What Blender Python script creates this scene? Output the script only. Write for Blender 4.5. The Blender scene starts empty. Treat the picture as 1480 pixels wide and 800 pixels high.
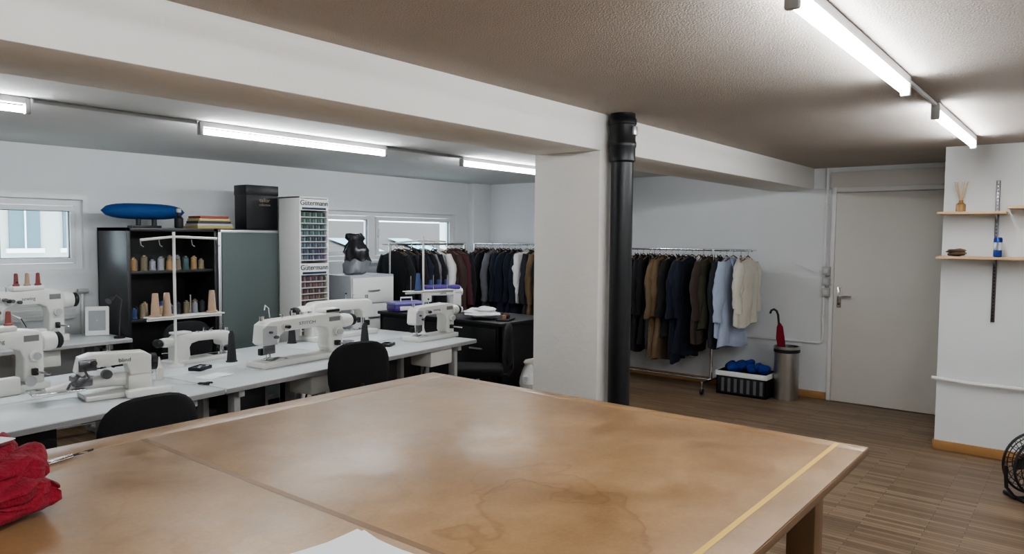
import bpy, bmesh, math, random, colorsys
from mathutils import Vector, Matrix, noise
random.seed(7)
H=1.6
# ------------------------------------------------------------------ materials
MATS={}
def mat(name,col,rough=.6,metal=0,var=.06,scale=8,bump=0,bscale=60,emit=0,coat=0,sheen=0):
    if name in MATS: return MATS[name]
    m=bpy.data.materials.new(name); m.use_nodes=True; nt=m.node_tree; N=nt.nodes; L=nt.links
    p=N['Principled BSDF']; p.inputs['Roughness'].default_value=rough; p.inputs['Metallic'].default_value=metal
    c=(col[0],col[1],col[2],1)
    tc=N.new('ShaderNodeTexCoord')
    if var>0:
        n=N.new('ShaderNodeTexNoise'); n.inputs['Scale'].default_value=scale; n.inputs['Detail'].default_value=4
        L.new(tc.outputs['Object'],n.inputs['Vector'])
        r=N.new('ShaderNodeMix'); r.data_type='RGBA'
        r.inputs[6].default_value=tuple(max(0,x*(1-var)) for x in col)+(1,)
        r.inputs[7].default_value=tuple(min(1,x*(1+var)) for x in col)+(1,)
        L.new(n.outputs['Fac'],r.inputs[0]); L.new(r.outputs[2],p.inputs['Base Color'])
    else: p.inputs['Base Color'].default_value=c
    if bump>0:
        n2=N.new('ShaderNodeTexNoise'); n2.inputs['Scale'].default_value=bscale; n2.inputs['Detail'].default_value=3
        L.new(tc.outputs['Object'],n2.inputs['Vector'])
        b=N.new('ShaderNodeBump'); b.inputs['Strength'].default_value=bump; b.inputs['Distance'].default_value=.01
        L.new(n2.outputs['Fac'],b.inputs['Height']); L.new(b.outputs['Normal'],p.inputs['Normal'])
    if emit: p.inputs['Emission Color'].default_value=c; p.inputs['Emission Strength'].default_value=emit
    if coat: p.inputs['Coat Weight'].default_value=coat; p.inputs['Coat Roughness'].default_value=.25
    if sheen: p.inputs['Sheen Weight'].default_value=sheen
    MATS[name]=m; return m
WALL=mat('plaster_white',(.78,.805,.815),.85,bump=.10,bscale=80,var=.03,scale=2)
WHITE=mat('white_paint',(.83,.83,.81),.5,var=.02)
FRAME=mat('window_frame_paint',(.80,.82,.83),.35,var=.02)
COLM=mat('painted_concrete',(.78,.765,.73),.75,bump=.2,bscale=25,var=.04,scale=3)
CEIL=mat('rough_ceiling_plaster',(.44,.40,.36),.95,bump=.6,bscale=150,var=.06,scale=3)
CEIL_LIT=mat('window_lit_ceiling_plaster',(.64,.64,.63),.95,bump=.3,bscale=170,var=.04,scale=3)  # ceiling behind the beam: window light put into a lighter base colour
DOOR=mat('door_laminate',(.71,.69,.64),.45,var=.02)
BLACK=mat('black_plastic',(.015,.015,.017),.45)
BLKW=mat('black_wood',(.016,.016,.018),.4,var=.2,scale=14)
PIPE=mat('black_pipe',(.009,.010,.012),.38,var=.1)
FROST=mat('frosted_glass',(.11,.14,.135),.3,var=.05,scale=2)
ALU=mat('aluminium',(.62,.63,.64),.35,.85,var=.04)
STEEL=mat('brushed_steel',(.5,.49,.47),.3,.9,var=.08,scale=30)
CHROME=mat('chrome',(.75,.75,.76),.15,1,var=0)
DSTEEL=mat('dark_steel',(.18,.18,.19),.3,.8,var=.1,scale=30)
MACH=mat('machine_enamel',(.76,.76,.72),.35,var=.02,coat=.4)
MGRY=mat('machine_grey',(.45,.46,.46),.4,var=.03)
GRN=mat('label_dark',(.03,.06,.07),.5)
DESK=mat('desk_laminate',(.60,.63,.64),.3,var=.03,scale=4)
DEDGE=mat('desk_edge',(.35,.35,.35),.5)
FABK=mat('upholstery_black',(.009,.009,.011),.9,bump=.4,bscale=200,sheen=.04)
BASEW=mat('baseboard_wood',(.43,.24,.10),.5,var=.15,scale=10)
SHW=mat('shelf_birch',(.62,.43,.25),.5,var=.1,scale=12)
RED=mat('red_cloth',(.22,.005,.018),.85,bump=.5,bscale=90,sheen=.06,var=.2)
PAPER=mat('paper_white',(.84,.85,.88),.8,var=.02)
YEL=mat('yellow_tape',(.74,.50,.14),.5)
LEGW=mat('leg_wood',(.20,.12,.06),.6,var=.2,scale=12)
def cloth(n,c,v=.15): return mat('cloth_'+n,c,.9,bump=.35,bscale=60,var=v,scale=6,sheen=.06)
C_NAVY=cloth('navy',(.008,.012,.027)); C_BLK=cloth('black',(.008,.008,.010)); C_CHAR=cloth('charcoal',(.024,.026,.032))
C_TAN=cloth('tan',(.15,.10,.054)); C_BRN=cloth('brown',(.055,.036,.03)); C_BLUE=cloth('lightblue',(.42,.48,.62))
C_CREAM=cloth('cream',(.66,.63,.55)); C_WHT=cloth('white',(.75,.75,.75)); C_MAR=cloth('maroon',(.08,.022,.032)); C_GRY=cloth('grey',(.15,.15,.17))
C_RB=cloth('royalblue',(.010,.04,.27)); C_GRN=cloth('olive',(.05,.05,.03))
TH=[mat('thread_%d'%i,c,.7,bump=.3,bscale=300,var=.05) for i,c in enumerate([(.46,.33,.24),(.64,.62,.56),(.03,.03,.035),(.26,.08,.075),(.05,.08,.2),(.2,.17,.11),(.27,.28,.30),(.06,.12,.12),(.32,.2,.1)])]
# ------------------------------------------------------------------ builder
class B:
    def __init__(s,name): s.name=name; s.v=[]; s.f=[]; s.mi=[]; s.mats=[]; s.T=Matrix.Identity(4)
    def m(s,mt):
        if mt not in s.mats: s.mats.append(mt)
        return s.mats.index(mt)
    def raw(s,vs,fs,mt,M=None):
        k=len(s.v); i=s.m(mt); T=s.T@M if M else s.T
        s.v+= [T@Vector(p) for p in vs]; s.f+=[[a+k for a in f] for f in fs]; s.mi+=[i]*len(fs)
    def bm(s,bm,mt,M=None):
        bm.verts.index_update(); s.raw([v.co.copy() for v in bm.verts],[[v.index for v in f.verts] for f in bm.faces],mt,M); bm.free()
    def box(s,lo,hi,mt,bev=0,M=None,seg=2):
        bm=bmesh.new(); bmesh.ops.create_cube(bm,size=1)
        for v in bm.verts: v.co=Vector([lo[i]+(v.co[i]+.5)*(hi[i]-lo[i]) for i in range(3)])
        if bev: bmesh.ops.bevel(bm,geom=list(bm.edges),offset=bev,segments=seg,affect='EDGES',profile=.5)
        s.bm(bm,mt,M)
    def rings(s,R,mt,cap=True,M=None,closed=False):
        n=len(R[0]); vs=[p for r in R for p in r]; fs=[]
        K=len(R)
        for j in range(K if closed else K-1):
            a=j*n; b=((j+1)%K)*n
            for i in range(n): fs.append([a+i,a+(i+1)%n,b+(i+1)%n,b+i])
        if cap and not closed: fs.append(list(range(n))[::-1]); fs.append([(K-1)*n+i for i in range(n)])
        s.raw(vs,fs,mt,M)
    def tube(s,pts,r,mt,seg=8,M=None,closed=False):
        pts=[Vector(p) for p in pts]; rr=r if isinstance(r,(list,tuple)) else [r]*len(pts)
        R=[]; prev=None
        for i,p in enumerate(pts):
            if closed: d=(pts[(i+1)%len(pts)]-pts[i-1])
            else: d=(pts[min(i+1,len(pts)-1)]-pts[max(i-1,0)])
            d.normalize()
            if prev is None:
                a=Vector((0,0,1)) if abs(d.z)<.9 else Vector((1,0,0)); u=d.cross(a).normalized()
            else:
                u=(prev-d*prev.dot(d)); u=u.normalized()
            prev=u; w=d.cross(u)
            R.append([p+u*rr[i]*math.cos(2*math.pi*k/seg)+w*rr[i]*math.sin(2*math.pi*k/seg) for k in range(seg)])
        s.rings(R,mt,True,M,closed)
    def cyl(s,p0,p1,r,mt,seg=16,r1=None,M=None): s.tube([p0,p1],[r,r if r1 is None else r1],mt,seg,M)
    def lathe(s,prof,c,mt,seg=20,M=None,ax='z'):
        R=[]
        for (r,h) in prof:
            ring=[]
            for k in range(seg):
                a=2*math.pi*k/seg; x,y=r*math.cos(a),r*math.sin(a)
                q=(x,y,h) if ax=='z' else ((h,x,y) if ax=='x' else (y,h,x))
                ring.append((c[0]+q[0],c[1]+q[1],c[2]+q[2]))
            R.append(ring)
        s.rings(R,mt,True,M)
    def sph(s,c,r,mt,seg=14,M=None,n=0,ns=4):
        bm=bmesh.new(); bmesh.ops.create_uvsphere(bm,u_segments=seg,v_segments=max(6,seg//2+2),radius=1)
        if not isinstance(r,(tuple,list)): r=(r,r,r)
        for v in bm.verts:
            p=Vector((v.co.x*r[0]+c[0],v.co.y*r[1]+c[1],v.co.z*r[2]+c[2]))
            if n: p+= (p-Vector(c)).normalized()*n*noise.noise(p*ns)
            v.co=p
        s.bm(bm,mt,M)
    def prism(s,poly,y0,y1,mt,bev=0,M=None):
        bm=bmesh.new(); a=[bm.verts.new((x,y0,z)) for x,z in poly]; b=[bm.verts.new((x,y1,z)) for x,z in poly]; n=len(poly)
        bm.faces.new(a); bm.faces.new(b[::-1])
        for i in range(n): bm.faces.new([a[i],b[i],b[(i+1)%n],a[(i+1)%n]])
        bmesh.ops.recalc_face_normals(bm,faces=bm.faces)
        if bev:
            ed=[e for e in bm.edges if abs(e.verts[0].co.y-e.verts[1].co.y)<1e-6]
            bmesh.ops.bevel(bm,geom=ed,offset=bev,segments=3,affect='EDGES',profile=.5)
        s.bm(bm,mt,M)
    def text(s,txt,size,mt,M):
        # flat lettering facing -Y (before M)
        c=bpy.data.curves.new('tmp','FONT'); c.body=txt; c.size=size; c.align_x='CENTER'; c.extrude=.0004
        o=bpy.data.objects.new('tmp',c); bpy.context.collection.objects.link(o); bpy.context.view_layer.update()
        e=o.evaluated_get(bpy.context.evaluated_depsgraph_get()); me=e.to_mesh()
        s.raw([v.co.copy() for v in me.vertices],[list(q.vertices) for q in me.polygons],mt,M@Matrix.Rotation(math.pi/2,4,'X'))
        e.to_mesh_clear(); bpy.data.objects.remove(o); bpy.data.curves.remove(c)
    def done(s,loc=(0,0,0),rz=0,smooth=35,parent=None):
        me=bpy.data.meshes.new(s.name); me.from_pydata([tuple(v) for v in s.v],[],s.f); me.update()
        bm=bmesh.new(); bm.from_mesh(me); bmesh.ops.recalc_face_normals(bm,faces=bm.faces); bm.to_mesh(me); bm.free()
        for mt in s.mats: me.materials.append(mt)
        me.polygons.foreach_set('material_index',s.mi)
        if smooth:
            me.polygons.foreach_set('use_smooth',[True]*len(me.polygons)); me.set_sharp_from_angle(angle=math.radians(smooth))
        o=bpy.data.objects.new(s.name,me); bpy.context.collection.objects.link(o)
        o.location=loc; o.rotation_euler=(0,0,rz)
        if parent: o.parent=parent
        return o
def Tm(x=0,y=0,z=0,rz=0,rx=0,ry=0,s=1):
    return Matrix.Translation((x,y,z))@Matrix.Rotation(rz,4,'Z')@Matrix.Rotation(rx,4,'X')@Matrix.Rotation(ry,4,'Y')@Matrix.Scale(s,4)
# ------------------------------------------------------------------ room dims
XW=7.568; YW=6.53; ZC=2.294; YB0=2.19; YB1=2.653; ZB=2.088; XP=6.331; YP=.888; XN=-2.6; YN=-2.6
# floor
fm=bpy.data.materials.new('strip_parquet'); fm.use_nodes=True; nt=fm.node_tree; N=nt.nodes; L=nt.links; p=N['Principled BSDF']
tc=N.new('ShaderNodeTexCoord'); mp=N.new('ShaderNodeMapping'); mp.inputs['Rotation'].default_value=(0,0,math.radians(90)); L.new(tc.outputs['Object'],mp.inputs[0])
br=N.new('ShaderNodeTexBrick'); br.inputs['Scale'].default_value=1; br.inputs['Brick Width'].default_value=.48; br.inputs['Row Height'].default_value=.036
br.inputs['Mortar Size'].default_value=.0014; br.inputs['Color1'].default_value=(.175,.115,.068,1); br.inputs['Color2'].default_value=(.32,.225,.145,1); br.inputs['Mortar'].default_value=(.06,.04,.025,1)
br.offset=.37; L.new(mp.outputs[0],br.inputs[0])
n=N.new('ShaderNodeTexNoise'); n.inputs['Scale'].default_value=1.6; n.inputs['Detail'].default_value=5; L.new(tc.outputs['Object'],n.inputs[0])
mx=N.new('ShaderNodeMix'); mx.data_type='RGBA'; mx.blend_type='MULTIPLY'; mx.inputs[0].default_value=.3; L.new(br.outputs['Color'],mx.inputs[6]); L.new(n.outputs['Fac'],mx.inputs[7]); L.new(mx.outputs[2],p.inputs['Base Color'])
p.inputs['Roughness'].default_value=.4
b=B('floor'); b.box((XN-.2,YN-.2,-.1),(XW+.3,YW+.3,0),fm); b.done(smooth=0)
b=B('ceiling'); b.box((XN-.2,YN-.2,ZC),(XW+.3,YB0+.2,ZC+.15),CEIL); b.box((XN-.2,YB0+.2,ZC),(XW+.3,YW+.3,ZC+.15),CEIL_LIT); b.done(smooth=0)
b=B('ceiling_beam'); b.box((XN,YB0,ZB),(XW,YB1,ZC+.01),COLM,.006); b.done()
b=B('column'); b.box((3.537,YB0+.003,0),(3.86,YB1,ZB+.005),COLM,.006); b.done()
W1=(1.15,2.49,1.30,1.87); W2=(4.70,6.98,1.31,1.87)
b=B('wall_back'); y0,y1=YW,YW+.28
b.box((XN-.2,y0,0),(XW+.28,y1,1.30),WALL); b.box((XN-.2,y0,1.87),(XW+.28,y1,ZC+.02),WALL)
b.box((XN-.2,y0,1.30),(W1[0],y1,1.87),WALL); b.box((W1[1],y0,1.30),(W2[0],y1,1.87),WALL); b.box((W2[1],y0,1.30),(XW+.28,y1,1.87),WALL)
b.done(smooth=0)
b=B('wall_end'); b.box((XW,YN-.2,0),(XW+.28,YW,ZC+.02),WALL); b.done(smooth=0)
b=B('wall_right'); b.box((XN-.2,YN-.2,0),(XW,YN,ZC+.02),WALL); b.done(smooth=0)
b=B('wall_left'); b.box((XN-.2,YN,0),(XN,YW,ZC+.02),WALL); b.done(smooth=0)
b=B('wall_partition'); b.box((XP,YN,0),(XW,YP,ZC+.01),WALL); b.done(smooth=0)
b=B('trim_corner_pilaster'); b.box((7.22,6.42,0),(XW,YW,ZC),WALL,.004); b.done()
b=B('baseboard_end'); b.box((XW-.018,2.02,0),(XW,YW-.12,.07),BASEW,.004); b.done()
b=B('baseboard_partition'); b.box((XP-.018,YN,0),(XP,YP,.07),BASEW,.004); b.box((XP,YP,0),(XW,YP+.015,.07),BASEW,.004); b.done()
b=B('baseboard_back'); b.box((XN,YW-.018,0),(7.22,YW,.07),BASEW,.004); b.done()
GL=bpy.data.materials.new('window_glass'); GL.use_nodes=True; nt=GL.node_tree; nt.nodes.clear()
o_=nt.nodes.new('ShaderNodeOutputMaterial'); t_=nt.nodes.new('ShaderNodeBsdfTransparent'); t_.inputs[0].default_value=(.93,.97,.97,1); g_=nt.nodes.new('ShaderNodeBsdfGlossy'); g_.inputs['Roughness'].default_value=.02
x_=nt.nodes.new('ShaderNodeMixShader'); x_.inputs[0].default_value=.05; nt.links.new(t_.outputs[0],x_.inputs[1]); nt.links.new(g_.outputs[0],x_.inputs[2]); nt.links.new(x_.outputs[0],o_.inputs[0])
GASK=mat('window_gasket',(.12,.13,.13),.6)
def window(name,x0,x1,z0,z1,mull):
    b=B(name); f=.05; ya,yb=YW+.03,YW+.11
    b.box((x0,ya,z0),(x1,yb,z0+f),FRAME); b.box((x0,ya,z1-f),(x1,yb,z1),FRAME)
    b.box((x0,ya,z0+f),(x0+f,yb,z1-f),FRAME); b.box((x1-f,ya,z0+f),(x1,yb,z1-f),FRAME)
    for m in mull: b.box((m-.04,ya,z0+f),(m+.04,yb,z1-f),FRAME)
    xs=[x0+f]+[q for m in mull for q in (m-.04,m+.04)]+[x1-f]
    for i in range(0,len(xs),2):
        a,c=xs[i]+.004,xs[i+1]-.004; g=.04; y_a,y_b=ya-.018,yb-.02; lo_,hi_=z0+f+.004,z1-f-.004
        b.box((a,y_a,lo_),(c,y_b,lo_+g),FRAME,.004); b.box((a,y_a,hi_-g),(c,y_b,hi_),FRAME,.004)
        b.box((a,y_a,lo_+g),(a+g,y_b,hi_-g),FRAME,.004); b.box((c-g,y_a,lo_+g),(c,y_b,hi_-g),FRAME,.004)
        for q0,q1 in (((a+g,lo_+g),(c-g,lo_+g+.006)),((a+g,hi_-g-.006),(c-g,hi_-g)),((a+g,lo_+g),(a+g+.006,hi_-g)),((c-g-.006,lo_+g),(c-g,hi_-g))): b.box((q0[0],ya-.005,q0[1]),(q1[0],ya+.02,q1[1]),GASK)
        b.box((a+g,ya+.02,lo_+g),(c-g,ya+.026,hi_-g),GL)
        b.box((a+.010,y_a-.012,(z0+z1)/2-.02),(a+.030,y_a,(z0+z1)/2+.02),ALU,.003); b.box((a+.013,y_a-.022,(z0+z1)/2-.005),(a+.027,y_a-.010,(z0+z1)/2+.09),ALU,.003)
    for (lo,hi) in [((x0-.035,YW-.010,z0-.035),(x1+.035,YW+.0,z0)),((x0-.035,YW-.010,z1),(x1+.035,YW+.0,z1+.035)),((x0-.035,YW-.010,z0),(x0,YW,z1)),((x1,YW-.010,z0),(x1+.035,YW,z1))]: b.box(lo,hi,FRAME)
    b.done(smooth=0)
window('window_1',*W1,[1.82]); window('window_2',*W2,[5.61])
# door
b=B('door_1'); b.box((XW-.045,1.025,.005),(XW-.03,1.965,2.045),DOOR,.004)
b.box((XW-.056,1.89,.93),(XW-.045,1.93,1.13),CHROME,.003)
b.tube([(XW-.05,1.91,1.045),(XW-.095,1.91,1.045),(XW-.1,1.895,1.045),(XW-.1,1.79,1.045)],.009,CHROME,10)
b.cyl((XW-.062,1.91,.965),(XW-.05,1.91,.965),.01,BLACK,12); b.done()
b=B('trim_door_frame'); b.box((XW-.03,1.97,0),(XW,2.01,2.10),WHITE,.003); b.box((XW-.03,.90,2.05),(XW,1.97,2.10),WHITE,.003); b.box((XW-.03,.9,0),(XW,1.02,2.05),WHITE,.003)
b.box((XW-.02,.9,2.10),(XW,2.03,2.25),DOOR,.003); b.done()
# outside
b=B('building_outside')
FAC=mat('facade',(.42,.42,.40),.9,bump=.1); WIN=mat('facade_window',(.09,.14,.16),.35); ROOF=mat('roof_tiles',(.060,.042,.036),.8,var=.25,scale=20,bump=.4,bscale=20); SKYL=mat('skylight',(.10,.32,.36),.4); FBAND=mat('facade_band',(.2,.2,.2),.8)
b.box((-1,13,-6),(6.2,17,2.15),FAC); b.box((-1,12.9,2.1),(6.2,13.0,2.2),FBAND)
for i in range(9):
    for z in (-.6,1.25):
        x=-.6+i*.75; b.box((x,12.96,z+.1),(x+.42,13.02,z+.75),WIN); b.box((x+.20,12.94,z+.1),(x+.22,12.97,z+.75),WHITE); b.box((x-.05,12.94,z+.03),(x+.47,13.0,z+.1),WHITE)
b.box((-1,12.9,.75),(6.2,13,.95),FBAND); b.done()
b=B('roof_outside'); b.raw([(9,11,0.2),(26,11,.2),(26,19,2.05),(9,19,2.05),(9,11,.1),(26,11,.1),(26,19,.1),(9,19,.1)],[[0,1,2,3],[0,4,5,1],[1,5,6,2],[2,6,7,3],[3,7,4,0]],ROOF)
zz=lambda y:.2+(y-11)*1.85/8+.06
for x in (10.2,12.4,14.6,17.2): 
    b.raw([(x,13.6,zz(13.6)),(x+.8,13.6,zz(13.6)),(x+.8,16.4,zz(16.4)),(x,16.4,zz(16.4))],[[0,1,2,3]],SKYL)
b.box((11.6,17.5,1.2),(12.1,18.1,2.5),FBAND); b.done(smooth=0)
# pipes / conduits
b=B('drain_pipe'); c=(3.634,2.105)
b.lathe([(.063,0),(.063,2.0),(.063,2.02),(.073,2.03),(.073,2.10),(.078,2.11),(.078,2.13),(.073,2.14),(.073,2.23),(.078,2.235),(.078,2.26),(.07,2.27),(.07,ZC)],(c[0],c[1],0),PIPE,32)
b.box((c[0]-.02,c[1]-.085,2.17),(c[0]+.02,c[1]-.07,2.22),ALU,.003); b.done(smooth=40)
b=B('trim_conduit_end'); x=XW-.02
b.tube([(x,2.06,ZC-.002),(x,2.06,.60),(x,2.07,.57),(x,2.10,.56),(x,4.6,.56)],.012,WHITE,8)
b.tube([(x,2.03,2.09),(x,2.62,2.09)],.008,WHITE,8)
for z in (.8,1.5,1.95): b.box((x-.016,2.045,z),(x+.02,2.075,z+.02),WHITE)
b.done()
b=B('light_switch'); 
for z in (1.24,1.14,1.03): b.box((XW-.06,2.0,z),(XW-.0,2.075,z+.085),MGRY,.006); b.box((XW-.066,2.015,z+.02),(XW-.058,2.06,z+.065),mat('switch_face',(.6,.6,.58),.5),.003)
b.done()
b=B('trim_conduit_partition'); b.tube([(XP-.03,YP+.03,.55),(XP-.03,YP-.2,.535),(XP-.03,YN,.535)],.014,WHITE,8)
for y in (.85,.2): b.cyl((XP-.03,y,.54),(XP,y,.54),.018,WHITE,10)
b.done()
# lamps
TUBE=bpy.data.materials.new('tube_glow'); TUBE.use_nodes=True; pp=TUBE.node_tree.nodes['Principled BSDF']; pp.inputs['Emission Color'].default_value=(.95,.975,1,1); pp.inputs['Emission Strength'].default_value=62
def lamp(x0,x1,y):
    b=B('tube_lamp'); zc=ZC-.001
    b.box((x0,y-.018,zc-.035),(x1,y+.018,zc),WHITE,.004)
    for x in (x0-.01,x1-.015): b.box((x,y-.02,zc-.085),(x+.025,y+.02,zc-.005),MGRY,.006)
    b.cyl((x0+.015,y,zc-.062),(x1-.015,y,zc-.062),.0165,TUBE,8)
    b.done()
for x0,x1,y in [(2.0,3.50,.65),(4.25,5.75,.65),(-.3,1.2,.65),(-.1,1.40,4.33),(2.33,3.83,4.33),(4.74,6.24,4.36),(-.3,1.2,-1.3),(3.2,4.7,-1.3)]: lamp(x0,x1,y)  # last two tubes: unseen row, added to brighten the room
b=B('trim_ceiling_conduit')
for (x0,x1,y) in [(1.22,1.98,.65),(3.52,4.23,.65),(-2.5,-.32,.65),(1.43,2.31,4.335),(3.85,4.72,4.345),(6.26,7.2,4.36)]: b.cyl((x0,y,ZC-.012),(x1,y,ZC-.012),.011,MGRY,8)
b.done()
# ------------------------------------------------------------------ cutting table
tm=bpy.data.materials.new('mdf_board'); tm.use_nodes=True; nt=tm.node_tree; N=nt.nodes; L=nt.links; p=N['Principled BSDF']
def nd(t,**k):
    q=N.new(t)
    for a,v in k.items(): setattr(q,a,v)
    return q
tc=nd('ShaderNodeTexCoord')
def noi(sc,det=5,rough=.5,vec=None):
    q=nd('ShaderNodeTexNoise'); q.inputs['Scale'].default_value=sc; q.inputs['Detail'].default_value=det; q.inputs['Roughness'].default_value=rough; L.new(vec or tc.outputs['Object'],q.inputs[0]); return q
def ramp(src,stops):
    q=nd('ShaderNodeValToRGB'); e=q.color_ramp.elements
    while len(e)<len(stops): e.new(.5)
    for i,(po,c) in enumerate(stops): e[i].position=po; e[i].color=c
    L.new(src,q.inputs[0]); return q
def mul(a,b_,f):
    q=nd('ShaderNodeMix',data_type='RGBA',blend_type='MULTIPLY'); q.inputs[0].default_value=f; L.new(a,q.inputs[6]); L.new(b_,q.inputs[7]); return q
n1=noi(1.8,8,.65); base=ramp(n1.outputs['Fac'],[(.32,(.27,.155,.070,1)),(.5,(.36,.222,.108,1)),(.68,(.45,.30,.165,1))])
n2=noi(90,2,.5); sp=ramp(n2.outputs['Fac'],[(.3,(.80,.80,.80,1)),(.65,(1,1,1,1))]); m1=mul(base.outputs[0],sp.outputs[0],.5)
n4=noi(6,6,.7); sp2=ramp(n4.outputs['Fac'],[(.35,(.76,.72,.68,1)),(.6,(1,1,1,1))]); m1=mul(m1.outputs[2],sp2.outputs[0],.7)
cur=m1
nn=noi(3.2,3,.5)
for (cx,cy,r0,st) in ((1.42,.98,.24,.6),(1.62,1.22,.16,.45),(1.02,1.75,.35,.2)):
    ds=nd('ShaderNodeMix',data_type='RGBA'); ds.inputs[0].default_value=.42; L.new(tc.outputs['Object'],ds.inputs[6]); L.new(nn.outputs['Color'],ds.inputs[7])
    vm=nd('ShaderNodeVectorMath',operation='DISTANCE'); L.new(ds.outputs[2],vm.inputs[0]); vm.inputs[1].default_value=(cx*.58+.21,cy*.58+.21,.9*.58+.21)
    rp=ramp(vm.outputs['Value'],[(0,(.95,.93,.90,1)),(r0*.9*.58,(.93,.90,.86,1)),(r0*.58,(.62,.52,.42,1)),(r0*.58+.006,(1,1,1,1))])
    cur=mul(cur.outputs[2],rp.outputs[0],st)
L.new(cur.outputs[2],p.inputs['Base Color'])
rr=N.new('ShaderNodeMapRange'); rr.inputs[1].default_value=.3; rr.inputs[2].default_value=.7; rr.inputs[3].default_value=.30; rr.inputs[4].default_value=.50; L.new(n4.outputs['Fac'],rr.inputs[0]); L.new(rr.outputs[0],p.inputs['Roughness'])
p.inputs['Specular IOR Level'].default_value=.7
SEAM=mat('seam_dark',(.20,.115,.055),.5); MDFE=mat('mdf_edge',(.20,.12,.065),.7,var=.15)
b=B('cutting_table'); TX0,TX1,TY0,TY1=-.75,2.64,.56,2.62; TZ=.9
b.box((TX0,TY0,TZ-.028),(TX1,TY1,TZ-.004),MDFE,.003)
b.box((TX0+.002,TY0+.002,TZ-.006),(1.123,2.50,TZ),tm,.001); b.box((1.126,TY0+.002,TZ-.006),(TX1-.07,2.50,TZ),tm,.001)
b.box((TX1-.068,TY0+.002,TZ-.006),(TX1-.002,2.50,TZ),tm,.001)
b.box((TX0+.002,2.503,TZ-.006),(TX1-.002,TY1-.002,TZ),tm,.001)
b.box((1.114,TY0+.01,TZ-.004),(1.135,2.50,TZ+.0003),SEAM)
b.box((1.3,.648,TZ-.004),(2.62,.664,TZ+.0006),YEL)
for x in (TX0+.12,1.0,TX1-.24):
    for y in (TY0+.10,TY1-.22): b.box((x,y,0),(x+.09,y+.09,TZ-.1),LEGW,.004)
b.box((TX0+.1,TY0+.12,TZ-.12),(TX1-.13,TY0+.15,TZ-.028),LEGW,.003); b.box((TX0+.1,TY1-.15,TZ-.12),(TX1-.13,TY1-.12,TZ-.028),LEGW,.003)
b.box((TX1-.16,TY0+.12,TZ-.12),(TX1-.13,TY1-.12,TZ-.028),LEGW,.003); b.box((TX0+.1,TY0+.12,TZ-.12),(TX0+.13,TY1-.12,TZ-.028),LEGW,.003)
b.box((TX0+.14,TY0+.12,.25),(TX1-.16,TY1-.14,.27),LEGW,.003)
b.done()
# ------------------------------------------------------------------ desks
RZ=math.radians(5.9); OX,OY=1.0,3.46
def row(s,t,z=.78): return (OX+s*math.cos(RZ)-t*math.sin(RZ), OY+s*math.sin(RZ)+t*math.cos(RZ), z)
def desk(loc,rz,w=1.14,d=.545,h=.78,boxes=True):
    b=B('sewing_desk'); b.box((0,0,h-.032),(w,d,h),DESK,.006); b.box((0.001,-.001,h-.028),(w-.001,.002,h-.006),DEDGE)
    for x in (.12,w-.16):
        b.box((x,.1,.03),(x+.04,.16,h-.032),MGRY,.004); b.box((x,d-.16,.03),(x+.04,d-.1,h-.032),MGRY,.004)
        b.box((x,.04,0),(x+.04,d-.04,.05),MGRY,.006); b.box((x,.06,h-.08),(x+.04,d-.06,h-.032),MGRY,.004)
    b.box((.14,d*.5-.02,.10),(w-.14,d*.5+.02,.14),MGRY,.004)
    b.box((w*.35,d*.25,.10),(w*.65,d*.6,.125),BLACK,.006)
    if boxes:
        b.box((w*.55,.05,h-.16),(w*.55+.26,.25,h-.035),MACH,.012); b.box((.2,.16,h-.22),(.38,.38,h-.035),BLACK,.01)
        b.tube([(w*.6,.15,h-.16),(w*.55,.2,h-.45),(w*.5,.25,.13)],.006,BLACK,6)
    b.done(loc,rz)
for i,s in enumerate((-1.25,-.10,1.05,2.20)):
    x,y,_=row(s,0); desk((x,y,0),RZ)
    x,y,_=row(s+1.14,1.10); desk((x,y,0),RZ+math.pi,boxes=i>0)
desk((.90,5.83,0),0,1.66,.57)
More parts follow.
